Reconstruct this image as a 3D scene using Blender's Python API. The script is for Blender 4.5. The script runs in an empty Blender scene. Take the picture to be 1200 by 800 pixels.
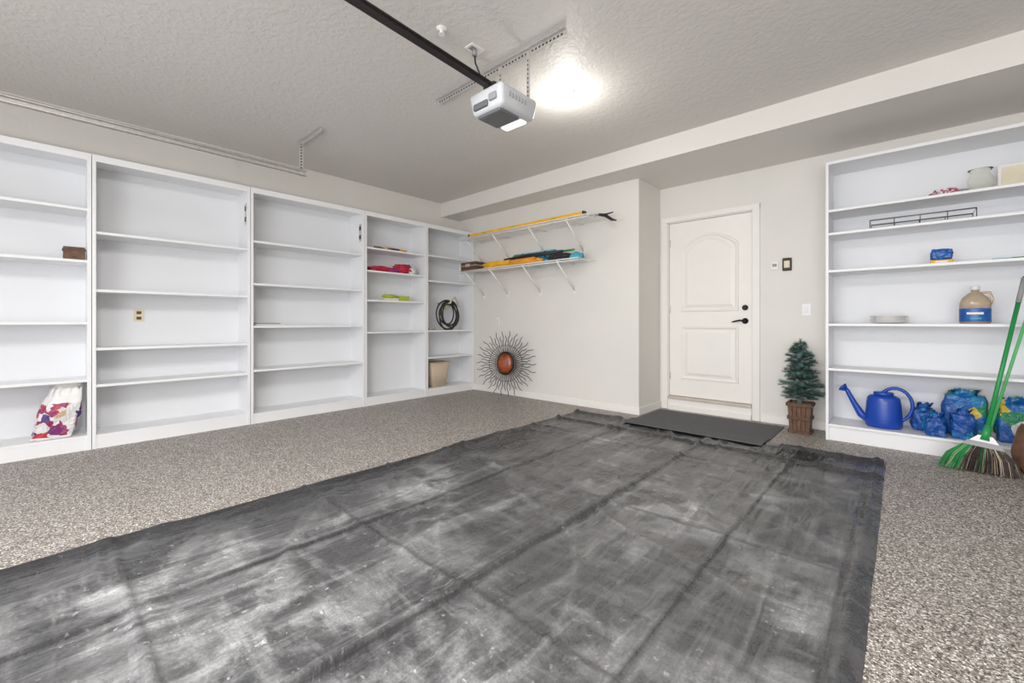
import bpy, bmesh, math, random
from mathutils import Vector, Matrix, noise
random.seed(7)
S=bpy.context.scene
try:
    S.view_settings.view_transform='Standard'; S.view_settings.look='None'
except Exception as e: print(e)

# ---------------------------------------------------------------- materials
def nt(name):
    m=bpy.data.materials.new(name); m.use_nodes=True
    n=m.node_tree.nodes; b=n['Principled BSDF']; return m,n,m.node_tree.links,b
def mat(name,col,rough=.5,metal=0,var=.06,scale=8,bump=0,bscale=40,trans=0,emit=0,alpha=1):
    m,n,l,b=nt(name)
    b.inputs['Roughness'].default_value=rough; b.inputs['Metallic'].default_value=metal
    tc=n.new('ShaderNodeTexCoord'); nz=n.new('ShaderNodeTexNoise'); nz.inputs['Scale'].default_value=scale
    nz.inputs['Detail'].default_value=4
    l.new(tc.outputs['Object'],nz.inputs['Vector'])
    r=n.new('ShaderNodeValToRGB'); r.color_ramp.elements[0].position=.3; r.color_ramp.elements[1].position=.7
    r.color_ramp.elements[0].color=tuple(max(0,c*(1-var)) for c in col)+(1,)
    r.color_ramp.elements[1].color=tuple(min(1,c*(1+var)) for c in col)+(1,)
    l.new(nz.outputs['Fac'],r.inputs['Fac']); l.new(r.outputs['Color'],b.inputs['Base Color'])
    if bump:
        n2=n.new('ShaderNodeTexNoise'); n2.inputs['Scale'].default_value=bscale; n2.inputs['Detail'].default_value=3
        l.new(tc.outputs['Object'],n2.inputs['Vector'])
        bp=n.new('ShaderNodeBump'); bp.inputs['Strength'].default_value=bump; bp.inputs['Distance'].default_value=.01
        l.new(n2.outputs['Fac'],bp.inputs['Height']); l.new(bp.outputs['Normal'],b.inputs['Normal'])
    if trans: b.inputs['Transmission Weight'].default_value=trans
    if emit:
        b.inputs['Emission Color'].default_value=(1,.95,.88,1); b.inputs['Emission Strength'].default_value=emit
    return m
def printmat(name,cols,scale=16,dist=.12):
    """printed plastic film: distorted voronoi patches in several inks"""
    m,n,l,b=nt(name); b.inputs['Roughness'].default_value=.28
    tc=n.new('ShaderNodeTexCoord'); nz=n.new('ShaderNodeTexNoise'); nz.inputs['Scale'].default_value=scale*.8; nz.inputs['Detail'].default_value=4
    l.new(tc.outputs['Object'],nz.inputs['Vector'])
    mx=n.new('ShaderNodeVectorMath'); mx.operation='MULTIPLY_ADD'; mx.inputs[1].default_value=(dist,)*3
    l.new(nz.outputs['Color'],mx.inputs[0]); l.new(tc.outputs['Object'],mx.inputs[2])
    v=n.new('ShaderNodeTexVoronoi'); v.inputs['Scale'].default_value=scale; l.new(mx.outputs[0],v.inputs['Vector'])
    sp=n.new('ShaderNodeSeparateColor'); l.new(v.outputs['Color'],sp.inputs['Color'])
    r=n.new('ShaderNodeValToRGB'); r.color_ramp.interpolation='CONSTANT'; e=r.color_ramp.elements
    e[0].position=0; e[0].color=cols[0][1]+(1,); e[1].position=cols[1][0]; e[1].color=cols[1][1]+(1,)
    for p,c in cols[2:]:
        x=e.new(p); x.color=c+(1,)
    l.new(sp.outputs[0],r.inputs['Fac']); l.new(r.outputs['Color'],b.inputs['Base Color'])
    n2=n.new('ShaderNodeTexNoise'); n2.inputs['Scale'].default_value=22; n2.inputs['Detail'].default_value=3; n2.inputs['Distortion'].default_value=1.0; l.new(tc.outputs['Object'],n2.inputs['Vector'])
    bp=n.new('ShaderNodeBump'); bp.inputs['Strength'].default_value=.8; bp.inputs['Distance'].default_value=.02
    l.new(n2.outputs['Fac'],bp.inputs['Height']); l.new(bp.outputs['Normal'],b.inputs['Normal'])
    return m

M={}
M['wall']=mat('wall_paint',(.765,.742,.70),.6,var=.02,scale=2,bump=.12,bscale=60)
M['trim']=mat('trim_paint',(.84,.82,.785),.4,var=.01)
M['white']=mat('shelf_white',(.85,.855,.868),.4,var=.012,scale=3)
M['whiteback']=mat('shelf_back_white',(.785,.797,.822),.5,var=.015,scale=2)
M['wire']=mat('wire_white',(.88,.87,.84),.35)
M['steel']=mat('galvanised_steel',(.62,.60,.57),.4,.5,var=.1,scale=30)
M['black']=mat('black_plastic',(.02,.02,.022),.4)
M['rail']=mat('rail_dark',(.025,.02,.02),.45,.3)
M['opener']=mat('opener_shell',(.56,.57,.59),.35)
M['vent']=mat('opener_vent',(.30,.31,.33),.4)
M['opener_dk']=mat('opener_grey',(.13,.135,.145),.3)
M['lens']=mat('frosted_lens',(.8,.8,.8),.3,emit=.9)
M['bulb']=mat('lit_globe',(1,1,1),.4,emit=12)
M['door']=mat('door_paint',(.86,.835,.79),.35,var=.01)
M['bronze']=mat('oil_bronze',(.03,.022,.018),.35,.7)
M['blue']=mat('blue_plastic',(.008,.06,.40),.3,var=.05)
M['brown']=mat('brown_wood',(.13,.065,.033),.55,var=.4,scale=25,bump=.3)
M['tan']=mat('tan_plastic',(.62,.50,.38),.5)
M['cream']=mat('cream',(.75,.68,.52),.5)
M['red']=mat('red_cloth',(.5,.02,.06),.6,var=.2)
M['redglass']=mat('amber_mirror',(.28,.06,.015),.15,.0,var=.5,scale=12)
M['yellow']=mat('yellow',(.85,.45,.03),.5,var=.1)
M['orange']=mat('orange',(.80,.34,.03),.5,var=.15)
M['teal']=mat('teal',(.08,.40,.52),.5,var=.15)
M['green']=mat('green',(.015,.28,.07),.4)
M['ltgreen']=mat('light_green',(.10,.50,.16),.35)
M['lime']=mat('lime',(.42,.5,.06),.5)
M['purple']=mat('purple',(.22,.03,.18),.5,var=.3)
M['bagwhite']=mat('bag_white',(.78,.77,.76),.4,var=.06,scale=15)
M['bagblue']=mat('bag_blue',(.01,.10,.38),.3,var=.3,scale=20)
M['needle']=mat('needles',(.045,.10,.085),.6,var=.5,scale=18)
M['needle2']=mat('needles_pale',(.12,.21,.20),.6,var=.3,scale=18)
M['soil']=mat('soil',(.04,.03,.02),.9)
M['hose']=mat('hose_black',(.025,.022,.02),.4)
M['glass']=mat('vase_glass',(.99,.99,.95),.04,var=.005,trans=.97)
M['glass'].node_tree.nodes['Principled BSDF'].inputs['IOR'].default_value=1.15
M['liquid']=mat('clear_jug',(.72,.58,.42),.12,var=.05,trans=.5)
M['bristle']=mat('bristles',(.07,.058,.05),.8,var=.4,scale=60)
M['grey']=mat('grey_plastic',(.3,.3,.31),.5)
M['dkwire']=mat('dark_wire',(.12,.12,.125),.4,.4)
M['leather']=mat('rusty_brown',(.11,.055,.03),.6,var=.4,scale=20,bump=.3)
M['apron']=mat('threshold',(.55,.50,.42),.5)
M['pb']=printmat('blue_printed_bag',[(0,(.01,.08,.34)),(.50,(.02,.15,.46)),(.70,(.02,.24,.5)),(.82,(.62,.66,.72)),(.92,(.01,.06,.26))],8)
M['pg']=printmat('garden_printed_bag',[(0,(.012,.14,.42)),(.40,(.03,.24,.12)),(.48,(.02,.11,.38)),(.70,(.72,.52,.07)),(.78,(.62,.66,.64)),(.88,(.02,.22,.44))],8)
M['pp']=printmat('pet_food_print',[(0,(.30,.03,.12)),(.22,(.74,.72,.72)),(.46,(.20,.03,.16)),(.56,(.74,.72,.72)),(.74,(.48,.04,.06)),(.84,(.10,.05,.22)),(.92,(.6,.42,.3))],18,.08)

def ceil_mat():
    m,n,l,b=nt('ceiling_texture'); b.inputs['Base Color'].default_value=(.695,.672,.638,1); b.inputs['Roughness'].default_value=.5
    tc=n.new('ShaderNodeTexCoord')
    a=n.new('ShaderNodeTexNoise'); a.inputs['Scale'].default_value=28; a.inputs['Detail'].default_value=4; a.inputs['Distortion'].default_value=.5
    l.new(tc.outputs['Object'],a.inputs['Vector'])
    r=n.new('ShaderNodeValToRGB'); r.color_ramp.elements[0].position=.40; r.color_ramp.elements[1].position=.62
    l.new(a.outputs['Fac'],r.inputs['Fac'])
    bp=n.new('ShaderNodeBump'); bp.inputs['Strength'].default_value=.36; bp.inputs['Distance'].default_value=.005
    l.new(r.outputs['Color'],bp.inputs['Height']); l.new(bp.outputs['Normal'],b.inputs['Normal'])
    return m
M['ceil']=ceil_mat()
def floor_mat():
    m,n,l,b=nt('epoxy_flake_floor'); b.inputs['Roughness'].default_value=.5
    tc=n.new('ShaderNodeTexCoord')
    v=n.new('ShaderNodeTexVoronoi'); v.inputs['Scale'].default_value=190
    l.new(tc.outputs['Object'],v.inputs['Vector'])
    sp=n.new('ShaderNodeSeparateColor'); l.new(v.outputs['Color'],sp.inputs['Color'])
    r=n.new('ShaderNodeValToRGB'); r.color_ramp.interpolation='CONSTANT'
    cols=[(0,(.055,.044,.036)),(.16,(.155,.132,.113)),(.38,(.265,.234,.207)),(.60,(.365,.334,.303)),(.78,(.54,.505,.47)),(.90,(.78,.755,.725))]
    e=r.color_ramp.elements; e[0].position=0; e[0].color=cols[0][1]+(1,); e[1].position=cols[1][0]; e[1].color=cols[1][1]+(1,)
    for p,c in cols[2:]:
        x=e.new(p); x.color=c+(1,)
    l.new(sp.outputs[0],r.inputs['Fac']); l.new(r.outputs['Color'],b.inputs['Base Color'])
    bp=n.new('ShaderNodeBump'); bp.inputs['Strength'].default_value=.25; bp.inputs['Distance'].default_value=.002
    l.new(sp.outputs[1],bp.inputs['Height']); l.new(bp.outputs['Normal'],b.inputs['Normal'])
    return m
M['floor']=floor_mat()
def tarp_mat():
    m,n,l,b=nt('dusty_black_vinyl')
    tc=n.new('ShaderNodeTexCoord')
    def nz(scale,det,dist=0,st=None,rough=.6,rot=0):
        x=n.new('ShaderNodeTexNoise'); x.inputs['Scale'].default_value=scale; x.inputs['Detail'].default_value=det
        x.inputs['Distortion'].default_value=dist; x.inputs['Roughness'].default_value=rough
        if st:
            mp=n.new('ShaderNodeMapping'); mp.inputs['Scale'].default_value=st; mp.inputs['Rotation'].default_value=(0,0,rot); l.new(tc.outputs['Object'],mp.inputs['Vector']); l.new(mp.outputs['Vector'],x.inputs['Vector'])
        else: l.new(tc.outputs['Object'],x.inputs['Vector'])
        return x.outputs['Fac']
    def ramp(s,a,c,lo=0,hi=1):
        x=n.new('ShaderNodeMapRange'); x.inputs['From Min'].default_value=a; x.inputs['From Max'].default_value=c
        x.inputs['To Min'].default_value=lo; x.inputs['To Max'].default_value=hi; l.new(s,x.inputs['Value']); return x.outputs['Result']
    def math_(op,a,c):
        x=n.new('ShaderNodeMath'); x.operation=op
        for i,q in enumerate((a,c)):
            if isinstance(q,(int,float)): x.inputs[i].default_value=q
            else: l.new(q,x.inputs[i])
        return x.outputs[0]
    big=ramp(nz(1.0,3,.3),.40,.60)
    mid=ramp(nz(2.8,9,.3,rough=.68),.47,.58)
    str1=ramp(nz(4,8,.35,(2.6,.30,1),.68,.25),.50,.62)
    str2=ramp(nz(5,8,.35,(.35,2.2,1),.68,.4),.53,.63)
    fine=ramp(nz(110,5,.2,rough=.8),.38,.62,.62,1.1)
    spots=ramp(nz(34,2),.685,.71)
    att=n.new('ShaderNodeAttribute'); att.attribute_name='dust'
    fold=n.new('ShaderNodeAttribute'); fold.attribute_name='fold'
    wr=n.new('ShaderNodeAttribute'); wr.attribute_name='wrinkle'
    d=math_('ADD',math_('MULTIPLY',mid,.36),math_('MULTIPLY',str1,.28))
    d=math_('ADD',d,math_('MULTIPLY',str2,.22))
    d=math_('MULTIPLY',d,math_('ADD',math_('MULTIPLY',big,.75),.25))
    d=math_('ADD',d,.10)
    d=math_('ADD',d,math_('MULTIPLY',wr.outputs['Fac'],.13))
    d=math_('MULTIPLY',d,fine)
    d=math_('ADD',d,math_('MULTIPLY',spots,math_('MULTIPLY',big,.5)))
    d=math_('MULTIPLY',d,att.outputs['Fac'])
    d=math_('MULTIPLY',d,math_('SUBTRACT',1,math_('MULTIPLY',fold.outputs['Fac'],.8)))
    mx=n.new('ShaderNodeMix'); mx.data_type='RGBA'
    mx.inputs['A'].default_value=(.022,.022,.024,1); mx.inputs['B'].default_value=(.40,.40,.405,1)
    l.new(d,mx.inputs['Factor']); l.new(mx.outputs['Result'],b.inputs['Base Color'])
    l.new(ramp(d,0,.4,.22,.5),b.inputs['Roughness'])
    b.inputs['Specular IOR Level'].default_value=.6
    h=math_('ADD',math_('MULTIPLY',nz(4.5,4,.7,rough=.5),.9),math_('MULTIPLY',nz(4,3,.5,(2.6,.35,1),.5,.3),1.0))
    h=math_('ADD',h,math_('MULTIPLY',nz(18,3,.8),.10))
    bp=n.new('ShaderNodeBump'); bp.inputs['Strength'].default_value=.9; bp.inputs['Distance'].default_value=.034
    l.new(h,bp.inputs['Height']); l.new(bp.outputs['Normal'],b.inputs['Normal'])
    return m
M['tarp']=tarp_mat()
M['mat']=mat('grey_doormat',(.11,.112,.116),.9,var=.45,scale=160,bump=.5,bscale=200)

# ---------------------------------------------------------------- builder
class B:
    def __init__(s,name):
        s.name=name; s.bm=bmesh.new(); s.mats=[]
    def mi(s,k):
        if k not in s.mats: s.mats.append(k)
        return s.mats.index(k)
    def face(s,vs,k,smooth=False):
        try:
            f=s.bm.faces.new(vs); f.material_index=s.mi(k); f.smooth=smooth; return f
        except ValueError: return None
    def poly(s,pts,k): return s.face([s.bm.verts.new(p) for p in pts],k)
    def box(s,x0,x1,y0,y1,z0,z1,k,bev=0,Mx=None,seg=2):
        t=bmesh.new(); bmesh.ops.create_cube(t,size=1)
        for v in t.verts: v.co=Vector(((x0+x1)/2+v.co.x*(x1-x0),(y0+y1)/2+v.co.y*(y1-y0),(z0+z1)/2+v.co.z*(z1-z0)))
        if bev: bmesh.ops.bevel(t,geom=t.edges[:],offset=bev,segments=seg,affect='EDGES',profile=.5)
        s.merge(t,k,Mx,smooth=False)
    def merge(s,t,k,Mx=None,smooth=False,fn=None):
        mp={}
        for v in t.verts: mp[v]=s.bm.verts.new((Mx@v.co) if Mx else v.co)
        for f in t.faces:
            kk=fn(f) if fn else k
            nf=s.face([mp[v] for v in f.verts],kk,smooth)
        t.free()
    def tube(s,pts,r,k,n=8,closed=False,caps=True):
        pts=[Vector(p) for p in pts]; rs=r if isinstance(r,(list,tuple)) else [r]*len(pts)
        rings=[]; prev=None; N=len(pts)
        for i,p in enumerate(pts):
            if closed: t=pts[(i+1)%N]-pts[i-1]
            else: t=pts[min(i+1,N-1)]-pts[max(i-1,0)]
            if t.length<1e-9: t=Vector((0,0,1))
            t.normalize()
            if prev is None:
                a=Vector((0,0,1)) if abs(t.z)<.9 else Vector((1,0,0))
                u=t.cross(a).normalized()
            else:
                u=(prev-t*prev.dot(t)); u=u.normalized() if u.length>1e-6 else t.orthogonal().normalized()
            prev=u; w=t.cross(u)
            rings.append([s.bm.verts.new(p+(u*math.cos(2*math.pi*j/n)+w*math.sin(2*math.pi*j/n))*rs[i]) for j in range(n)])
        for i in range(N if closed else N-1):
            a=rings[i]; b=rings[(i+1)%N]
            for j in range(n): s.face([a[j],a[(j+1)%n],b[(j+1)%n],b[j]],k,n>4)
        if caps and not closed:
            s.face(rings[0][::-1],k); s.face(rings[-1],k)
    def lathe(s,prof,c,k,n=24,sx=1,sy=1,Mx=None,kfn=None):
        rings=[]; c=Vector(c)
        for r,z in prof:
            ring=[]
            for j in range(n):
                a=2*math.pi*j/n; v=Vector((math.cos(a)*r*sx,math.sin(a)*r*sy,z))
                if Mx: v=Mx@v
                ring.append(s.bm.verts.new(v+c))
            rings.append(ring)
        for i in range(len(rings)-1):
            kk=kfn(i) if kfn else k
            for j in range(n): s.face([rings[i][j],rings[i][(j+1)%n],rings[i+1][(j+1)%n],rings[i+1][j]],kk,True)
        s.face(rings[0][::-1],k); s.face(rings[-1],k)
    def done(s,recalc=True):
        if recalc: bmesh.ops.recalc_face_normals(s.bm,faces=s.bm.faces[:])
        me=bpy.data.meshes.new(s.name); s.bm.to_mesh(me); s.bm.free()
        for k in s.mats: me.materials.append(M[k])
        o=bpy.data.objects.new(s.name,me); S.collection.objects.link(o); return o

def simple(name,*boxes,bev=0):
    b=B(name)
    for bx in boxes: b.box(*bx,bev=bev)
    return b.done()

# ---------------------------------------------------------------- room
XL=-5.27; XR=2.9; YF=-2.4; YB=4.52; YD=5.10; XC=-2.19; ZC=2.88; ZS=2.67; YS=4.14
simple('floor',(XL-.2,XR+.2,YF-.2,YD+.2,-.1,0,'floor'))
simple('ceiling',(XL-.2,XR+.2,YF-.2,YD+.2,ZC,ZC+.1,'ceil'))
simple('ceiling_soffit',(XL,XR,YS,YD+.15,ZS,ZC,'wall'))
simple('wall_left',(XL-.15,XL,YF-.2,YD+.2,0,ZC,'wall'))
simple('wall_right',(XR,XR+.15,YF-.2,YD+.2,0,ZC,'wall'))
simple('wall_front',(XL,XR,YF-.15,YF,2.35,ZC,'wall'),(XL,XL+.35,YF-.15,YF,0,2.35,'wall'),(XR-.35,XR,YF-.15,YF,0,2.35,'wall'))
simple('wall_back_projection',(XL,XC,YB,YD+.15,0,ZS,'wall'))
DX0,DX1,DZ0,DZ1=-2.085,-1.185,.16,2.235
simple('wall_back',(DX1+.02,XR,YD,YD+.15,0,ZS,'wall'))
simple('wall_back',(XC,DX0-.02,YD,YD+.15,0,ZS,'wall'))
simple('wall_back',(DX0-.02,DX1+.02,YD,YD+.15,DZ1+.02,ZS,'wall'))
simple('baseboard_back',(-4.92,XC+.012,YB-.012,YB,0,.08,'trim'),(XC,XC+.012,YB,YD,0,.08,'trim'),(DX1+.09,-.52,YD-.012,YD,0,.08,'trim'))

def door():
    b=B('door_1'); yf=YD+.035
    b.box(DX0,DX1,yf,yf+.045,DZ0+.005,DZ1,'door')
    cx=(DX0+DX1)/2
    def loop(w,z0,zs,rise,d,y):
        pts=[(cx-(w-d),y,z0+d),(cx+(w-d),y,z0+d)]
        n=14
        for i in range(n+1):
            a=1-2*i/n; pts.append((cx+(w-d)*a,y,zs-d+rise*(math.cos(a*math.pi/2)**.8)))
        return pts
    def panel(w,z0,zs,rise):
        prof=[(0,0),(.006,-.012),(.018,-.012),(.036,.0),(.048,-.0005),(.08,-.012)]
        prev=None
        for d,dy in prof:
            cur=[b.bm.verts.new(p) for p in loop(w,z0,zs,rise,d,yf+dy-.0005)]
            if prev:
                N=len(cur)
                for i in range(N): b.face([prev[i],prev[(i+1)%N],cur[(i+1)%N],cur[i]],'door')
            prev=cur
        b.face(prev,'door')
    panel(.315,1.17,1.93,.14); panel(.315,.37,1.0,0)
    j=.02
    b.box(DX0-j,DX0-.002,YD,YD+.1,0,DZ1+j,'trim'); b.box(DX1+.002,DX1+j,YD,YD+.1,0,DZ1+j,'trim'); b.box(DX0-j,DX1+j,YD,YD+.1,DZ1+.002,DZ1+j,'trim')
    c=.07
    b.box(DX0-j-c+.01,DX0-.01,YD-.018,YD,0,DZ1+c,'trim',.004); b.box(DX1+.01,DX1+c+.01,YD-.018,YD,0,DZ1+c,'trim',.004)
    b.box(DX0-j-c+.01,DX1+c+.01,YD-.02,YD,DZ1+.01,DZ1+c,'trim',.004)
    b.box(DX0-.002,DX1+.002,YD-.03,YD+.1,DZ0-.03,DZ0,'apron',.004); b.box(DX0,DX1,YD-.006,YD+.1,0,DZ0-.03,'trim')
    b.box(DX0-.0,DX1,YD-.03,YD-.006,.0,.05,'trim')
    hx=DX1-.07; hz=1.06
    R=Matrix.Rotation(math.pi/2,4,'X')
    b.lathe([(.032,0),(.032,.008),(.014,.012),(.012,.05)],(hx,yf,hz),'bronze',Mx=R)
    b.tube([(hx,yf-.05,hz),(hx-.04,yf-.055,hz+.006),(hx-.09,yf-.052,hz-.004),(hx-.12,yf-.05,hz-.012)],[.011,.01,.009,.007],'bronze')
    b.lathe([(.03,0),(.03,.012),(.02,.018),(.02,.026)],(hx,yf,hz+.145),'bronze',Mx=R)
    b.box(hx-.006,hx+.006,yf-.045,yf-.02,hz+.125,hz+.165,'bronze',.002)
    for z in (.4,1.2,2.0): b.box(DX0-.004,DX0+.012,yf-.006,yf,z-.045,z+.045,'steel')
    b.done()
door()

# ---------------------------------------------------------------- bookcases
FX=-4.92
def bookcase(y0,y1,zs,top=2.43,th=.022,hinge=False):
    b=B('bookcase'); g=.002
    y0+=g; y1-=g
    b.box(XL+.003,FX,y0,y0+.02,0,top,'white'); b.box(XL+.003,FX,y1-.02,y1,0,top,'white')
    b.box(XL+.003,FX,y0+.02,y1-.02,top-.025,top,'white')
    b.box(XL+.003,XL+.012,y0+.02,y1-.02,.02,top-.025,'whiteback')
    b.box(FX-.004,FX+.004,y0,y0+.024,0,top,'white'); b.box(FX-.004,FX+.004,y1-.024,y1,0,top,'white')
    b.box(FX-.002,FX+.005,y0+.02,y1-.02,top-.055,top,'white')
    for i,z in enumerate(zs):
        bot=(i==len(zs)-1)
        b.box(XL+.012,FX-.003,y0+.02,y1-.02,z-th,z,'white',.002)
        if bot: b.box(FX-.025,FX-.004,y0+.02,y1-.02,0,z-th,'white')
    if hinge:
        b.box(FX-.10,FX-.04,y1-.024,y1-.02,2.05,2.27,'steel'); b.box(FX-.09,FX-.05,y1-.027,y1-.023,2.08,2.13,'black'); b.box(FX-.09,FX-.05,y1-.027,y1-.023,2.19,2.24,'black')
    b.done()
U=[-.96,.26,1.42,2.68,3.61,4.515]
Z1=[1.98,1.555,1.05,.58,.12]; Z2=[1.80,1.32,.834,.53,.115]; Z3=[1.89,1.45,1.01,.555,.105]
Z4=[1.99,1.70,1.33,.925,.105]; Z5=[2.0,1.64,.93,.55,.105]
bookcase(U[0],U[1],Z1); bookcase(U[1],U[2],Z2,hinge=True); bookcase(U[2],U[3],Z3,hinge=True); bookcase(U[3],U[4],Z4); bookcase(U[4],U[5],Z5)

RX0,RX1,RY=-.50,1.9,4.70
RZ=[2.045,1.84,1.51,1.035,.64,.145]
def rshelf():
    b=B('storage_shelving_unit')
    for x in (RX0,.78,RX1-.02): b.box(x,x+.02,RY,YD-.003,0,2.47,'white')
    b.box(RX0,RX1,RY-.004,YD-.003,2.445,2.47,'white')
    b.box(RX0,RX1,YD-.012,YD-.003,.02,2.45,'whiteback')
    for i,z in enumerate(RZ):
        b.box(RX0+.02,.78,RY+.002,YD-.012,z-.022,z,'white',.002); b.box(.80,RX1-.02,RY+.002,YD-.012,z-.022,z,'white',.002)
    b.box(RX0+.02,RX1-.02,RY+.02,RY+.04,0,.12,'white')
    b.done()
rshelf()

# ---------------------------------------------------------------- tarp
def tarp():
    x0,x1,y0,y1=-2.79,-.085,-1.7,4.20
    nx,ny=200,420
    bm=bmesh.new(); lay=bm.verts.layers.float.new('dust'); lf=bm.verts.layers.float.new('fold'); lw=bm.verts.layers.float.new('wrinkle')
    g=[]
    for j in range(ny+1):
        row=[]
        for i in range(nx+1):
            u=i/nx; v=j/ny; x=x0+(x1-x0)*u; y=y0+(y1-y0)*v
            wob=.010*noise.noise((x*.6,y*.6,3)) + .003*noise.noise((x*3,y*3,5))
            xx=x+wob; yy=y+.008*noise.noise((x*1.2,y*1.0,9))
            z=.006; W=0
            z+=.008*max(0,noise.fractal((x*1.8,y*1.3,0),1.0,2.0,3))
            for (fx,fy,gx,gy,sd,sharp,h) in ((1.3,.40,.2,.7,11,13,.013),(.6,1.4,.8,.3,21,15,.010),(1.8,.6,.9,-.8,41,15,.010)):
                q=noise.noise((x*fx+y*gx*.6+.35*noise.noise((x*1.1,y*1.1,sd)),y*fy+x*gy*.6,sd))
                w=1-abs(q)*sharp
                if w>0: z+=h*w*w; W=max(W,w*w)
            F=0
            for cx,h,s in ((-2.05,.010,.012),(-1.28,.022,.018),(-.62,.008,.011)):
                d=(x-cx-.015*noise.noise((y*.6,cx,0)))/s; e_=math.exp(-d*d); z+=h*e_; F=max(F,math.exp(-((d-1.1)**2)))
            for cy,h,s in ((3.35,.009,.014),(2.2,.009,.014),(1.1,.009,.014),(.2,.009,.014)):
                d=(y-cy-.02*noise.noise((x*.7,cy,0)))/s; e_=math.exp(-d*d); z+=h*e_; F=max(F,.6*math.exp(-((d-1.1)**2)))
            for e,h,s in ((x-x0-.03,.014,.025),(x1-.05-x,.016,.02),(y1-.05-y,.028,.05),(y1-.42-y+.02*noise.noise((x*1.2,0,7)),.02,.03)):
                d=e/s; z+=h*math.exp(-d*d)
            for e,s in ((x1-.09-x,.012),(y1-.48-y+.02*noise.noise((x*1.2,0,7)),.02)):
                F=max(F,math.exp(-(e/s)**2))
            wl=max(0,1-(x-x0)/.5); z+=wl*.010*max(0,noise.noise((x*2,y*2.5,17)))*1.6
            if y>3.95 and -2.2<x<-.75: z=min(z,.018)
            if u in(0,1) or v in (0,1): z=.002
            ve=bm.verts.new((xx,yy,z))
            du=min(1,max(.15,(x-x0-.05-.25*noise.noise((y*1.3,1,1)))/.5))*min(1,max(.15,(3.80-y)/.2))
            dd=1.1+.4*noise.noise((x*.9,y*.6,33))
            ve[lay]=max(0,du*dd*min(1,max(.4,(x1-x)/.12))); ve[lf]=F; ve[lw]=W; row.append(ve)
        g.append(row)
    for j in range(ny):
        for i in range(nx):
            f=bm.faces.new((g[j][i],g[j][i+1],g[j+1][i+1],g[j+1][i])); f.smooth=True
    me=bpy.data.meshes.new('floor_tarp'); bm.to_mesh(me); bm.free(); me.materials.append(M['tarp'])
    o=bpy.data.objects.new('floor_tarp',me); S.collection.objects.link(o)
tarp()
b=B('doormat')
t=bmesh.new(); bmesh.ops.create_grid(t,x_segments=40,y_segments=30,size=.5)
for v in t.verts:
    x=-2.13+(v.co.x+.5)*1.27; y=4.02+(v.co.y+.5)*.93
    f=min(1,max(0,(4.36-y)/.14)); f=f*f*(3-2*f)
    v.co=Vector((x,y,.010+f*.018+.001*noise.noise((x*4,y*4,0))))
e=bmesh.ops.extrude_face_region(t,geom=t.faces[:])
for v in [q for q in e['geom'] if isinstance(q,bmesh.types.BMVert)]: v.co.z-=.008
b.merge(t,'mat',smooth=False); b.done()

# ---------------------------------------------------------------- garage opener
def opener():
    b=B('garage_door_opener'); x0,x1,y0,y1,z0,z1=-2.135,-1.825,1.90,2.27,2.41,2.555
    t=bmesh.new(); bmesh.ops.create_cube(t,size=1)
    for v in t.verts:
        k=.88 if v.co.z<0 else 1
        v.co=Vector(((x0+x1)/2+v.co.x*(x1-x0)*k,(y0+y1)/2+v.co.y*(y1-y0)*k,(z0+z1)/2+v.co.z*(z1-z0)))
    bmesh.ops.bevel(t,geom=t.edges[:],offset=.03,segments=4,affect='EDGES',profile=.5)
    b.merge(t,'opener',smooth=True)
    cx=(x0+x1)/2+.02
    b.box(x0+.045,x1-.13,y0+.002,y0+.05,z0+.025,z1-.075,'opener_dk',.012)
    b.box(x1-.115,x1-.05,y0-.002,y0+.02,z0+.045,z1-.055,'vent',.006)
    b.box(x0+.05,x1-.05,y0+.04,y1-.14,z0-.018,z0+.02,'opener_dk',.014)
    b.box(x0+.06,x1-.06,y1-.12,y1-.05,z0-.012,z0+.02,'lens',.012)
    for i in range(6): b.box(x1-.012,x1-.003,y0+.08+i*.03,y0+.088+i*.03,z0+.07,z1-.045,'vent')
    b.box(cx-.05,cx+.05,y0+.02,y0+.14,z1-.005,z1+.03,'rail',.008)
    P=Vector((cx,y0+.1,z1+.01)); Rr=Matrix.Translation(P)@Matrix.Rotation(math.radians(-2.6),4,'X')@Matrix.Translation(-P)
    b.box(cx-.016,cx+.016,YF+.02,y0+.1,z1+.0,z1+.035,'rail',Mx=Rr)
    b.box(cx-.022,cx+.022,YF+.02,y0+.08,z1-.004,z1+.001,'rail',Mx=Rr)
    b.box(cx+.023,cx+.030,YF+.05,y0,z1+.014,z1+.022,'rail',Mx=Rr)
    b.box(-2.84,-1.55,2.2,2.203,ZC-.032,ZC,'steel'); b.box(-2.84,-1.55,2.17,2.203,ZC-.003,ZC,'steel')
    for i in range(42): b.box(-2.82+i*.03,-2.806+i*.03,2.1985,2.2,ZC-.022,ZC-.010,'black')
    for x in (-2.12,-1.86):
        b.box(x-.014,x+.014,2.196,2.199,z1-.01,ZC-.01,'steel')
        for i in range(9): b.box(x-.004,x+.004,2.1945,2.196,z1+.01+i*.03,z1+.022+i*.03,'black')
    b.tube([(-2.11,1.94,ZC-.03),(-2.115,1.95,ZC-.09),(-2.10,1.99,2.70),(-2.08,2.05,2.60),(-2.06,2.08,z1-.01)],.006,'black')
    b.tube([(-2.11,1.94,ZC-.012),(-2.11,1.94,ZC-.05)],.018,'grey',10)
    b.done()
opener()
b=B('ceiling_outlet'); b.box(-2.15,-2.07,1.885,2.0,ZC-.008,ZC,'trim',.003); b.box(-2.13,-2.09,1.90,1.935,ZC-.011,ZC-.006,'grey'); b.done()
b=B('fire_sprinkler'); b.lathe([(.035,0),(.033,-.008),(.012,-.012),(.01,-.03),(.02,-.034),(.02,-.038)],(-2.12,1.67,ZC),'trim'); b.done()
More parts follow.
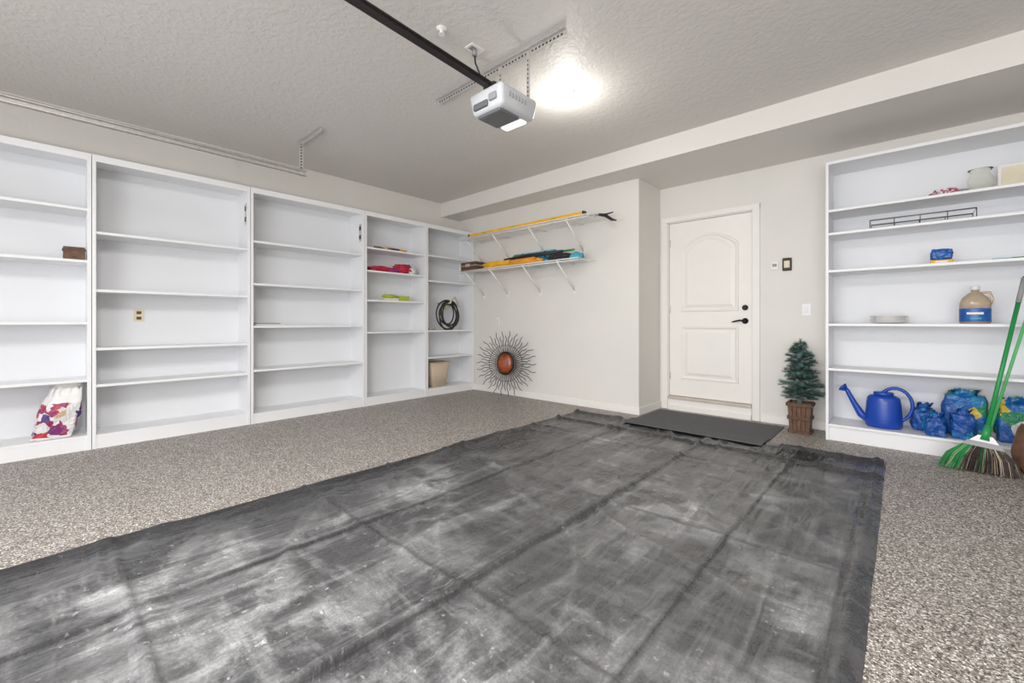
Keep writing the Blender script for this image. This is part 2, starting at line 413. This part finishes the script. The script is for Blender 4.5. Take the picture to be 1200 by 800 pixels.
b=B('ceiling_light'); b.lathe([(.065,0),(.065,-.010)],(-1.98,2.82,ZC),'trim')
b.lathe([(.055,-.010),(.062,-.025),(.058,-.042),(.038,-.058),(.010,-.064)],(-1.98,2.82,ZC),'bulb'); b.done()

def track():
    b=B('garage_door_track'); x=-4.5; z=2.56; ye=1.80
    b.box(x,x+.003,YF+.05,ye,z-.028,z+.028,'steel'); b.box(x,x+.03,YF+.05,ye,z+.025,z+.028,'steel'); b.box(x,x+.03,YF+.05,ye,z-.028,z-.025,'steel')
    b.box(x+.027,x+.03,YF+.05,ye,z-.028,z-.016,'steel'); b.box(x+.027,x+.03,YF+.05,ye,z+.016,z+.028,'steel')
    b.box(x-.03,x-.027,YF+.05,ye,z+.01,z+.045,'steel'); b.box(x-.03,x,YF+.05,ye,z+.028,z+.031,'steel')
    b.box(x-.014,x-.010,1.74,1.78,z-.03,ZC,'steel')
    for i in range(9): b.box(x-.010,x-.009,1.753,1.767,z+.05+i*.03,z+.063+i*.03,'black')
    b.box(-4.55,-4.03,1.76,1.763,ZC-.035,ZC,'steel'); b.box(-4.55,-4.03,1.73,1.763,ZC-.003,ZC,'steel')
    b.box(x+.003,x+.006,1.18,1.21,z-.10,z+.03,'steel')
    b.done()
track()

# ---------------------------------------------------------------- wire shelves
def wire(x0,x1,z,br):
    b=B('wire_shelf'); y1=YB-.006; y0=YB-.40
    for y,zz,rr in ((y0,z,.005),(y0,z-.03,.005),(y0+.13,z-.006,.004),(y0+.27,z-.006,.004),(y1,z,.005)):
        b.tube([(x0,y,zz),(x1,y,zz)],rr,'wire',6)
    n=int((x1-x0)/.028)
    for i in range(n+1):
        x=x0+(x1-x0)*i/n
        b.tube([(x,y1,z),(x,y0,z+.002),(x,y0,z-.028)],.0022,'wire',4,caps=False)
    for x in br:
        b.tube([(x,y0+.01,z-.012),(x,YB-.008,z-.34)],.009,'wire',8)
        b.tube([(x,y0+.01,z-.012),(x,YB-.006,z-.015)],.005,'wire',6)
        b.box(x-.014,x+.014,YB-.006,YB,z-.38,z-.31,'wire')
    for i in range(7):
        x=x0+.05+(x1-x0-.1)*i/6; b.box(x-.01,x+.01,YB-.014,YB,z-.012,z+.012,'wire')
    b.done()
wire(-4.86,-2.60,2.27,(-4.7,-4.15,-3.5,-2.92)); wire(-4.86,-2.74,1.79,(-4.70,-4.2,-3.6,-3.05))

def blob(b,c,s,k,seed=0,amp=.25,fr=3,sub=4,Mx=None,fn=None,box=False,boxy=.45):
    t=bmesh.new(); bmesh.ops.create_cube(t,size=2); bmesh.ops.subdivide_edges(t,edges=t.edges[:],cuts=11,use_grid_fill=True)
    c=Vector(c)
    for v in t.verts:
        p=v.co.copy(); sp=p.normalized()
        q=sp.lerp(p,boxy if box else .12)
        q*=1+amp*noise.noise(p*fr*.5+Vector((seed,seed*1.7,0)))+amp*.4*noise.noise(p*fr*1.6+Vector((seed,0,3)))
        q.z=max(q.z,-.93)
        v.co=Vector((q.x*s[0],q.y*s[1],q.z*s[2]))
    mn=min(v.co.z for v in t.verts)
    for v in t.verts: v.co.z-=mn
    mm=Matrix.Translation(c)@(Mx if Mx else Matrix.Identity(4))
    b.merge(t,k,mm,True,fn)

b=B('yellow_level'); z=2.277
b.box(-4.62,-2.68,YB-.385,YB-.33,z,z+.035,'yellow',.004); b.box(-4.63,-4.61,YB-.39,YB-.325,z,z+.038,'black'); b.box(-2.69,-2.67,YB-.39,YB-.325,z,z+.038,'black')
for x in(-4.3,-3.76,-3.1): b.box(x-.04,x+.04,YB-.388,YB-.327,z+.008,z+.028,'lime')
b.done()
b=B('ice_scraper'); b.tube([(-3.3,YB-.2,z+.016),(-2.75,YB-.2,z+.016),(-2.57,YB-.2,z+.012)],.013,'grey',8)
b.tube([(-2.58,YB-.2,z+.012),(-2.50,YB-.2,z-.01),(-2.42,YB-.2,z-.07),(-2.36,YB-.2,z-.09)],[.016,.020,.016,.006],'black',8)
b.tube([(-2.52,YB-.2,z+.0),(-2.40,YB-.2,z+.01)],[.012,.006],'black',8); b.done()
z=1.797
b=B('brown_tool_case'); b.box(-4.80,-4.48,YB-.385,YB-.12,z,z+.12,'leather',.012); b.box(-4.81,-4.47,YB-.39,YB-.115,z+.06,z+.07,'steel'); b.box(-4.68,-4.60,YB-.40,YB-.385,z+.05,z+.09,'steel',.003); b.done()
b=B('folded_yellow_raincoat'); blob(b,(-4.12,YB-.27,z),(.27,.10,.045),'yellow',3,.3,4,box=True); blob(b,(-3.62,YB-.29,z),(.24,.09,.04),'orange',5,.3,4,box=True); b.done()
b=B('teal_rolled_mat'); b.tube([(-4.0,YB-.075,z+.14),(-3.3,YB-.075,z+.14)],.05,'teal',18); b.tube([(-3.95,YB-.08,z+.045),(-3.2,YB-.08,z+.045)],.045,'teal',18); b.tube([(-3.31,YB-.075,z+.14),(-3.28,YB-.075,z+.14)],.03,'purple',12)
for x in(-3.85,-3.45): b.tube([(x,YB-.075,z+.14),(x+.02,YB-.075,z+.14)],.053,'black',18)
b.done()
b=B('camping_stake_bag'); blob(b,(-3.10,YB-.26,z),(.17,.08,.05),'black',8,.25,4); blob(b,(-2.90,YB-.2,z),(.10,.07,.045),'teal',9,.3,4); b.done()
b=B('folded_umbrella'); b.tube([(-4.1,YB-.19,z+.12),(-3.7,YB-.19,z+.125),(-3.1,YB-.19,z+.13)],[.012,.03,.018],'black',10); b.tube([(-3.1,YB-.19,z+.13),(-2.93,YB-.19,z+.13)],.012,'green',8); b.done()

# ---------------------------------------------------------------- sunburst
def sunburst():
    b=B('sunburst_mirror'); cx,cy,cz=-4.06,YB-.21,.475
    rot=Matrix.Rotation(math.radians(20),4,'Z')@Matrix.Rotation(math.radians(-4),4,'X')
    lean=Matrix.Translation((cx,cy,cz))@rot
    N=52
    for i in range(N):
        a=2*math.pi*i/N; L=.465 if i%2==0 else .39
        L*=random.uniform(.96,1.0); pts=[]
        for k in range(12):
            r=.13+(L-.13)*k/11; w=.012*math.sin(k*1.25+i)*(k/11)
            ca,sa=math.cos(a),math.sin(a)
            pts.append(lean@Vector((ca*r-sa*w,-.004*(i%3),sa*r+ca*w)))
        b.tube(pts,[.0048]*11+[.0026],'bronze',5)
    for r in (.16,.25): b.tube([lean@Vector((math.cos(2*math.pi*k/40)*r,.008,math.sin(2*math.pi*k/40)*r)) for k in range(40)],.003,'bronze',6,closed=True)
    R=rot@Matrix.Rotation(math.pi/2,4,'X')
    b.lathe([(.16,-.008),(.16,.010),(.145,.022),(.135,.014)],(cx,cy,cz),'bronze',36,sx=.8,Mx=R)
    b.lathe([(.136,.0),(.136,.016),(.10,.026),(.05,.031),(.01,.032)],(cx,cy,cz),'redglass',36,sx=.8,Mx=R)
    b.done()
sunburst()

# ---------------------------------------------------------------- small items in left bookcases
b=B('wooden_box'); b.box(-5.10,-4.96,.10,.225,1.556,1.66,'brown',.004); b.box(-5.105,-4.955,.095,.23,1.635,1.645,'leather'); b.done()
def foodbag():
    b=B('pet_food_bag')
    def fn(f):
        c=f.calc_center_median()
        return 'pp' if .02<c.z<.27 else 'bagwhite'
    t=bmesh.new(); bmesh.ops.create_cube(t,size=2); bmesh.ops.subdivide_edges(t,edges=t.edges[:],cuts=17,use_grid_fill=True)
    for v in t.verts:
        p=v.co.copy(); q=p.normalized().lerp(p,.72); x,y,z=q; h=(p.z+1)/2
        neck=max(0,(h-.5)/.5)
        d=.085*(1-.70*neck**1.3); w=.115*(1-.25*neck)
        n_=noise.noise(p*1.7)*.014+noise.noise(p*5)*.005
        v.co=Vector((x*d+n_,y*w+n_*1.5+.09*h,(z+.9)*.225+.02*neck*noise.noise(p*4)))
        v.co.z=max(v.co.z,0)
    b.merge(t,'bagwhite',Matrix.Translation((-5.03,.035,.122)),True,fn)
    n=16; A=[];C=[]
    for j in range(n):
        a=2*math.pi*j/n; k=1+.3*math.sin(j*2.3)
        A.append(b.bm.verts.new((-5.03+math.cos(a)*.03,.125+math.sin(a)*.07,.51)))
        C.append(b.bm.verts.new((-5.00+math.cos(a)*.03*k,.115+math.sin(a)*.09*k,.565+.018*math.sin(j*1.9))))
    for j in range(n): b.face([A[j],A[(j+1)%n],C[(j+1)%n],C[j]],'bagwhite',True)
    b.done(False)
foodbag()
b=B('wall_outlet'); b.box(XL+.0125,XL+.018,.555,.63,1.055,1.17,'cream',.002)
for z in(1.085,1.135): b.box(XL+.017,XL+.020,.575,.61,z-.014,z+.014,'brown',.002)
b.done()
b=B('folded_towel'); b.box(-5.14,-4.97,1.48,1.75,1.012,1.026,'bagwhite',.005); b.box(-5.13,-4.98,1.50,1.73,1.026,1.038,'grey',.005); b.done()
b=B('garden_hand_saw'); b.box(-5.1,-5.07,2.80,3.2,1.991,2.01,'brown',.004); b.box(-5.06,-5.0,2.78,3.15,1.991,1.999,'steel'); b.tube([(-5.03,3.15,2.01),(-5.03,3.35,2.01)],.018,'orange',10); b.tube([(-5.0,2.85,2.012),(-4.97,3.2,2.012)],.012,'brown',8)
blob(b,(-5.02,3.05,1.992),(.05,.14,.025),'tan',6,.3,4); b.done()
b=B('red_work_gloves'); blob(b,(-5.05,2.98,1.701),(.09,.17,.04),'red',2,.35,4); blob(b,(-5.05,3.3,1.701),(.09,.13,.07),'red',4,.4,4); blob(b,(-5.0,3.42,1.701),(.04,.06,.05),'bagwhite',6,.3,4); blob(b,(-4.99,3.13,1.701),(.035,.07,.03),'purple',16,.3,4)
for k in range(4): b.tube([(-4.99+.01*k,2.86,1.72),(-4.98,2.79,1.715-.003*k)],.011,'red',8)
b.done()
b=B('sandpaper_pack'); b.box(-5.07,-4.97,2.98,3.2,1.331,1.365,'cream',.004); blob(b,(-5.02,3.08,1.366),(.05,.10,.025),'lime',1,.3,4); b.box(-5.1,-4.99,3.22,3.38,1.331,1.40,'lime',.004); b.done()
def hose():
    b=B('coiled_hose'); cx=-4.99; cy=4.06; cz=1.18
    pts=[]
    for i in range(230):
        a=i/230*2*math.pi*7; lp=i/230*7
        r=.165+.028*math.sin(lp*2.7); oy=.02*math.sin(lp*1.9)
        pts.append((cx+.04*math.sin(i*.17),cy+oy+math.cos(a)*r,cz-.02+math.sin(a)*r*1.15-.02*math.cos(lp*2.2)))
    b.tube(pts,.011,'hose',8)
    b.tube([(cx-.26,cy,1.33),(cx+.05,cy,1.33),(cx+.055,cy,1.37)],.014,'cream',8)
    b.lathe([(.07,0),(.07,.01),(.05,.012)],(cx-.06,cy,1.30),'cream',20,Mx=Matrix.Rotation(math.pi/2,4,'Y'))
    b.tube([(cx+.02,cy+.02,1.36),(cx+.03,cy+.10,1.42),(cx,cy+.17,1.36),(cx,cy+.18,1.28)],.012,'tan',8)
    b.tube([(cx+.02,cy-.05,1.33),(cx+.02,cy-.12,1.26)],.014,'lime',8)
    b.done()
hose()
b=B('sponge_block'); b.box(-5.08,-4.95,3.68,3.80,.931,.955,'teal',.005); b.box(-5.08,-4.95,3.68,3.80,.955,.965,'yellow',.004);b.done()
b=B('waste_bin')
c=(-5.07,3.90)
hx0,hy0,z0,hx1,hy1,z1=.09,.13,.106,.12,.175,.46
lo=[];hi=[];hi2=[];lo2=[]
n=32
for j in range(n):
    a=2*math.pi*j/n; ca=math.copysign(abs(math.cos(a))**.45,math.cos(a)); sa=math.copysign(abs(math.sin(a))**.45,math.sin(a))
    lo.append(b.bm.verts.new((c[0]+ca*hx0,c[1]+sa*hy0,z0))); hi.append(b.bm.verts.new((c[0]+ca*hx1,c[1]+sa*hy1,z1)))
    hi2.append(b.bm.verts.new((c[0]+ca*(hx1-.008),c[1]+sa*(hy1-.008),z1))); lo2.append(b.bm.verts.new((c[0]+ca*(hx0-.006),c[1]+sa*(hy0-.006),z0+.01)))
for j in range(n):
    k=(j+1)%n
    b.face([lo[j],lo[k],hi[k],hi[j]],'tan',True); b.face([hi[j],hi[k],hi2[k],hi2[j]],'tan'); b.face([hi2[j],hi2[k],lo2[k],lo2[j]],'tan',True)
b.face(lo[::-1],'tan'); b.face(lo2,'brown')
b.tube([(c[0]+math.copysign(abs(math.cos(2*math.pi*j/32))**.45,math.cos(2*math.pi*j/32))*.122,c[1]+math.copysign(abs(math.sin(2*math.pi*j/32))**.45,math.sin(2*math.pi*j/32))*.177,.458) for j in range(32)],.007,'tan',6,closed=True)
b.done(False)

# ---------------------------------------------------------------- door wall fittings
b=B('thermostat'); b.box(-1.005,-.935,YD-.012,YD,1.585,1.67,'trim',.005); b.box(-.99,-.95,YD-.015,YD-.01,1.62,1.65,'grey',.002); b.done()
b=B('garage_keypad'); b.box(-.90,-.82,YD-.022,YD,1.57,1.70,'bronze',.006); b.box(-.885,-.835,YD-.026,YD-.02,1.60,1.67,'cream',.002); b.done()
b=B('light_switch'); b.box(-.735,-.66,YD-.006,YD,1.11,1.23,'white',.003); b.box(-.712,-.683,YD-.012,YD-.004,1.14,1.20,'trim',.003); b.done()
b=B('wall_outlet'); b.box(-4.45,-4.38,YB-.006,YB,1.0,1.11,'trim',.003); b.box(-4.43,-4.40,YB-.009,YB-.004,1.02,1.05,'cream',.002);b.box(-4.43,-4.40,YB-.009,YB-.004,1.06,1.09,'cream',.002); b.done()

# ---------------------------------------------------------------- potted pine
def tree():
    b=B('potted_pine'); cx,cy=-.71,4.85
    h=.29; n=5
    for sx,sy in ((1,0),(-1,0),(0,1),(0,-1)):
        for i in range(n):
            o=(-.5+ (i+.5)/n)
            w0=.155;w1=.185
            def P(o_,z,out):
                w=w0+(w1-w0)*z/h
                if sx: return (cx+sx*(w/2+out),cy+o_*w,z)
                return (cx+o_*w,cy+sy*(w/2+out),z)
            e=.44/n
            q=[P(o-e,.012,0),P(o+e,.012,0),P(o+e,h,0),P(o-e,h,0)]; p=[P(o-e,.012,-.012),P(o+e,.012,-.012),P(o+e,h,-.012),P(o-e,h,-.012)]
            V=[b.bm.verts.new(x) for x in q+p]
            for f in ((0,1,2,3),(7,6,5,4),(0,4,5,1),(1,5,6,2),(2,6,7,3),(3,7,4,0)): b.face([V[x] for x in f],'brown')
    for z,w in ((.0,.167),(.13,.178),(h-.035,.195)):
        for s_ in (1,-1):
            b.box(cx-w/2,cx+w/2,cy+s_*w/2-.008,cy+s_*w/2+.008,z,z+.03,'leather',.003); b.box(cx+s_*w/2-.008,cx+s_*w/2+.008,cy-w/2,cy+w/2,z,z+.03,'leather',.003)
    b.box(cx-.07,cx+.07,cy-.07,cy+.07,.01,.25,'soil')
    b.tube([(cx,cy,.24),(cx+.01,cy,.5),(cx,cy,.86)],[.014,.010,.004],'brown',8)
    rnd=random.Random(3)
    def sprig(p,d,L,k):
        d=d.normalized(); s=d.orthogonal().normalized(); w=d.cross(s)
        pts=[p+d*L*q+Vector((0,0,-.02*q*q)) for q in (0,.5,1)]
        b.tube(pts,[.003,.002,.001],'brown',4,caps=False)
        m=int(L*460)
        for i in range(m):
            q=(i+.5)/m; a=i*2.4; base=p+d*L*q+Vector((0,0,-.02*q*q)); o=(s*math.cos(a)+w*math.sin(a))
            tip=base+(o*.8+d*.75).normalized()*rnd.uniform(.024,.04); sd=d.cross(o)*.0030
            b.face([b.bm.verts.new(base-sd),b.bm.verts.new(base+sd),b.bm.verts.new(tip)],k)
    for i in range(84):
        q=i/83; z=.31+.53*q; R=(.155*(1-q)**.5+.03)*rnd.uniform(.6,1.2); a=i*2.39996
        base=Vector((cx,cy,z)); d=Vector((math.cos(a),math.sin(a),.2+.7*q+rnd.uniform(-.25,.35)))
        k='needle' if rnd.random()<.6 else 'needle2'
        sprig(base,d,R,k)
        for j in (-1,1):
            d2=Vector((math.cos(a+j*.55),math.sin(a+j*.55),.35+rnd.uniform(-.3,.4))); sprig(base+d.normalized()*R*.35,d2,R*.65,k)
    sprig(Vector((cx,cy,.82)),Vector((0,0,1)),.08,'needle')
    b.done(False)
tree()

# ---------------------------------------------------------------- watering can
def can():
    b=B('watering_can'); cx,cy,z=-.115,4.87,.146
    prof=[(.112,0),(.122,.012),(.124,.05),(.120,.13),(.115,.21),(.109,.25),(.10,.262),(.085,.272),(.07,.275)]
    b.lathe(prof,(cx,cy,z),'blue',32,sx=1.0,sy=.8)
    b.lathe([(.123,.055),(.129,.06),(.123,.065)],(cx,cy,z),'blue',32,sy=.8)
    b.lathe([(.066,0),(.068,.03),(.056,.034)],(cx,cy,z+.268),'blue',24,sy=.8)
    b.tube([(cx-.09,cy,z+.05),(cx-.15,cy,z+.09),(cx-.20,cy-.01,z+.19),(cx-.245,cy-.015,z+.29),(cx-.26,cy-.015,z+.305)],[.036,.03,.022,.018,.018],'blue',14)
    Mx=Matrix.Rotation(math.radians(-50),4,'Y')
    b.lathe([(.016,-.01),(.038,.025),(.040,.032),(.034,.036),(.005,.04)],(cx-.258,cy-.015,z+.30),'blue',20,Mx=Mx)
    pts=[]
    for i in range(15):
        a=math.radians(150-i*17); pts.append((cx+.075+.108*math.cos(a),cy,z+.20+.14*math.sin(a)))
    pts.append((cx+.11,cy,z+.06))
    b.tube(pts,[.013]*len(pts),'blue',12)
    b.done()
can()

# ---------------------------------------------------------------- bags
def bag(name,c,s,k,seed,label=None):
    b=B(name)
    blob(b,c,s,k,seed,.24,3.0,box=True,boxy=.62)
    x,y,z=c; top=z+s[2]*1.8
    n=20; r0=[];r1=[];r2=[]
    for j in range(n):
        a=2*math.pi*j/n; q=1+.35*math.sin(j*2.1+seed)
        r0.append(b.bm.verts.new((x+math.cos(a)*s[0]*.6,y+math.sin(a)*s[1]*.5,top-.03)))
        r1.append(b.bm.verts.new((x+math.cos(a)*s[0]*.45*q,y+math.sin(a)*s[1]*.16*q,top+.02)))
        r2.append(b.bm.verts.new((x+.01+math.cos(a)*s[0]*.55*q,y+math.sin(a)*s[1]*.22*q,top+.045+.012*math.sin(j*1.7+seed))))
    for j in range(n):
        q=(j+1)%n; b.face([r0[j],r0[q],r1[q],r1[j]],k,True); b.face([r1[j],r1[q],r2[q],r2[j]],k,True)
    b.done(False)
bag('blue_grocery_bag',(.135,4.96,.146),(.075,.075,.10),'pb',1)
bag('blue_grocery_bag',(.20,4.785,.146),(.060,.052,.075),'pb',5)
bag('potting_soil_bag',(.37,4.975,.146),(.125,.075,.175),'pg',2)
bag('plant_food_bag',(.35,4.80,.146),(.068,.05,.10),'pb',7)
bag('potting_soil_bag',(.635,4.95,.146),(.10,.10,.16),'pg',12)

# ---------------------------------------------------------------- broom
def broom():
    b=B('broom'); A=Vector((.437,4.44,.27)); T=Vector((.64,4.665,1.36))
    d=(T-A).normalized()
    b.tube([A-d*.03,A+d*.95],.0125,'green',12); b.tube([A+d*.95,T],.0145,'grey',12); b.tube([T,T+d*.012],[.014,.006],'black',12)
    b.tube([A-d*.05,A+d*.06],[.03,.015],'green',14)
    side=Vector((.95,-.1,-.10)).normalized()
    nrm=d.cross(side).normalized()
    def slab(p0,w0,w1,h,th,k):
        V=[]
        for (hh,w) in ((0,w0),(h,w1)):
            for sx,sy in((-1,-1),(1,-1),(1,1),(-1,1)): V.append(b.bm.verts.new(p0-d*hh+side*w*sx+nrm*th*sy))
        for f in((3,2,1,0),(4,5,6,7),(0,1,5,4),(1,2,6,5),(2,3,7,6),(3,0,4,7)): b.face([V[x] for x in f],k)
    slab(A-d*.02,.035,.075,.05,.017,'bagwhite'); slab(A-d*.065,.078,.10,.035,.018,'grey')
    rnd=random.Random(5)
    for i in range(1100):
        u=rnd.uniform(-1,1); v=rnd.uniform(-1,1)
        p=A-d*.095+side*u*.095+nrm*v*.014
        e=Vector((A.x-.045+u*.195+rnd.uniform(-.012,.012),A.y-.03+v*.05-u*.02+rnd.uniform(-.01,.01),.002+rnd.uniform(0,.012)))
        mid=(p+e)/2+Vector((u*.018,0,.01))
        r_=rnd.random()
        k='green' if (u<-.5 and r_<.7) or (-.05<u<.15 and r_<.3) else ('bristle' if r_<.88 else 'tan')
        b.tube([p,mid,e],[.0018,.0018,.001],k,3,caps=False)
    b.done(False)
broom()
def dustpan():
    b=B('upright_dustpan'); A=Vector((.44,4.605,.12)); T=Vector((.70,4.682,1.30)); d=(T-A).normalized()
    b.box(.33,.52,4.51,4.63,.003,.010,'leather',.002); b.box(.33,.52,4.625,4.635,.003,.13,'leather',.003)
    for x in(.33,.512):
        V=[b.bm.verts.new(p) for p in ((x,4.51,.004),(x+.008,4.51,.004),(x+.008,4.63,.004),(x,4.63,.004),(x,4.625,.12),(x+.008,4.625,.12))]
        b.face([V[0],V[3],V[4]],'leather'); b.face([V[1],V[5],V[2]],'leather'); b.face([V[0],V[4],V[5],V[1]],'leather')
    b.tube([A,T],.0095,'ltgreen',10); b.tube([T-d*.12,T],.013,'green',10); b.tube([A-d*.01,A+d*.06],.017,'ltgreen',10)
    b.done(False)
dustpan()
def spade():
    b=B('garden_spade'); P=Vector((.62,4.50,.004)); T=Vector((.86,4.67,1.05)); d=(T-P).normalized(); s=Vector((1,-.35,0)); s=(s-d*s.dot(d)).normalized(); nn=d.cross(s)
    rows=[]
    for i in range(9):
        q=i/8; w=.10*(min(1,(q*2.5))**.5 if q<.4 else 1)*(1 if q<.93 else .9)
        rows.append([b.bm.verts.new(P+d*.34*q+s*w*k+nn*(.025*(k*k)-.01)) for k in (-1,-.5,0,.5,1)])
    for i in range(8):
        for j in range(4): b.face([rows[i][j],rows[i][j+1],rows[i+1][j+1],rows[i+1][j]],'leather',True)
    b.tube([P+d*.24,P+d*.40],[.012,.02],'leather',10); b.tube([P+d*.38,T],.016,'brown',10)
    b.tube([T-s*.06,T+s*.06],.014,'black',10)
    b.done(False)
spade()

# ---------------------------------------------------------------- items on right shelves
b=B('dinner_plate_stack')
for i in range(6): b.lathe([(.06,0),(.07,.002),(.125,.012),(.126,.015),(.07,.005),(.01,.004)],(-.08,4.84,1.0365+i*.010),'bagwhite',32)
b.done()
def jug():
    b=B('cleaner_jug'); c=(.42,4.86,1.036)
    b.lathe([(.078,0),(.085,.01),(.085,.07)],c,'liquid',28,sy=.7)
    b.lathe([(.086,.015),(.0865,.017),(.0865,.115),(.086,.117)],c,'bagblue',28,sy=.7)
    b.lathe([(.085,.117),(.085,.16),(.07,.20),(.035,.235),(.022,.245),(.022,.262)],c,'liquid',28,sy=.7)
    b.lathe([(.026,.258),(.026,.288),(.02,.292)],c,'bagwhite',18)
    b.tube([(c[0]+.02,c[1],c[2]+.235),(c[0]+.075,c[1],c[2]+.24),(c[0]+.09,c[1],c[2]+.19),(c[0]+.075,c[1],c[2]+.14)],.011,'liquid',10)
    b.box(c[0]-.05,c[0]+.04,c[1]-.066,c[1]-.058,c[2]+.07,c[2]+.088,'bagwhite',.003)
    b.box(c[0]-.03,c[0]+.03,c[1]-.066,c[1]-.058,c[2]+.035,c[2]+.045,'teal',.002)
    b.done()
jug()
b=B('sponge_pack')
b.box(.17,.30,4.80,4.86,1.511,1.545,'yellow',.008); blob(b,(.235,4.83,1.546),(.065,.035,.045),'bagblue',4,.2,4,box=True); b.box(.20,.27,4.795,4.80,1.52,1.535,'bagwhite'); b.done()
b=B('glass_vase'); b.lathe([(.05,0),(.055,.006),(.075,.06),(.078,.10),(.05,.145),(.048,.155),(.07,.18),(.067,.18),(.045,.155),(.047,.145),(.075,.10),(.072,.06),(.045,.008)],(.45,4.88,2.046),'glass',28); b.done()
b=B('candy_bag'); blob(b,(.25,4.80,2.046),(.075,.05,.028),'red',3,.4,5,fn=lambda f:['red','bagwhite','purple','grey'][int(abs(noise.noise(f.calc_center_median()*30))*9)%4]); blob(b,(.33,4.83,2.046),(.05,.04,.02),'grey',6,.4,5); b.done()
b=B('wire_rack')
for z in(1.846,1.915): b.tube([(-.2,4.76,z),(.42,4.76,z),(.42,5.0,z),(-.2,5.0,z)],.005,'dkwire',6,closed=True)
for i in range(5):
    x=-.2+i*.62/4; b.tube([(x,4.76,1.915),(x,4.76,1.846),(x,5.0,1.846),(x,5.0,1.915)],.003,'dkwire',5)
b.done()
b=B('cream_frame'); b.box(.55,.76,4.98,4.995,2.046,2.26,'trim',.003,); b.box(.57,.74,4.976,4.982,2.066,2.24,'cream',.001)
b.box(.64,.67,4.99,5.06,2.046,2.12,'trim'); b.done()
b=B('paint_brush'); b.box(.50,.60,4.78,4.80,1.511,1.523,'teal',.003); b.tube([(.60,4.79,1.518),(.72,4.80,1.518)],.008,'green',8); b.done()

# ---------------------------------------------------------------- lights
w=bpy.data.worlds.new('sky'); S.world=w; w.use_nodes=True
w.node_tree.nodes['Background'].inputs['Color'].default_value=(.97,.98,1,1); w.node_tree.nodes['Background'].inputs['Strength'].default_value=1.9
def area(name,loc,rot,sx,sy,e,col=(1,.98,.955)):
    l=bpy.data.lights.new(name,'AREA'); l.shape='RECTANGLE'; l.size=sx; l.size_y=sy; l.energy=e; l.color=col
    o=bpy.data.objects.new(name,l); o.location=loc; o.rotation_euler=rot; S.collection.objects.link(o); return o
area('overhead_fill',(-1.2,-.1,2.84),(0,0,0),1.2,.6,128)  # added fill light above the camera, out of view, no fixture behind it
area('garage_doorway_fill',(.3,YF+.05,1.3),(math.radians(90),0,0),4.0,2.0,148,(.99,.99,1))  # added fill area light across the unseen garage opening, on top of the sky
l=bpy.data.lights.new('ceiling_light_lamp','POINT'); l.energy=9; l.color=(1,.96,.9); l.shadow_soft_size=.06
o=bpy.data.objects.new('ceiling_light_lamp',l); o.location=(-1.98,2.82,2.64); S.collection.objects.link(o)

cd=bpy.data.cameras.new('camera'); cd.sensor_width=36; cd.lens=15.0; cd.shift_y=-23/1200; cd.clip_start=.05
co=bpy.data.objects.new('camera',cd); co.location=(0,0,1.05); co.rotation_euler=(math.pi/2,0,math.radians(42.4)); S.collection.objects.link(co); S.camera=co
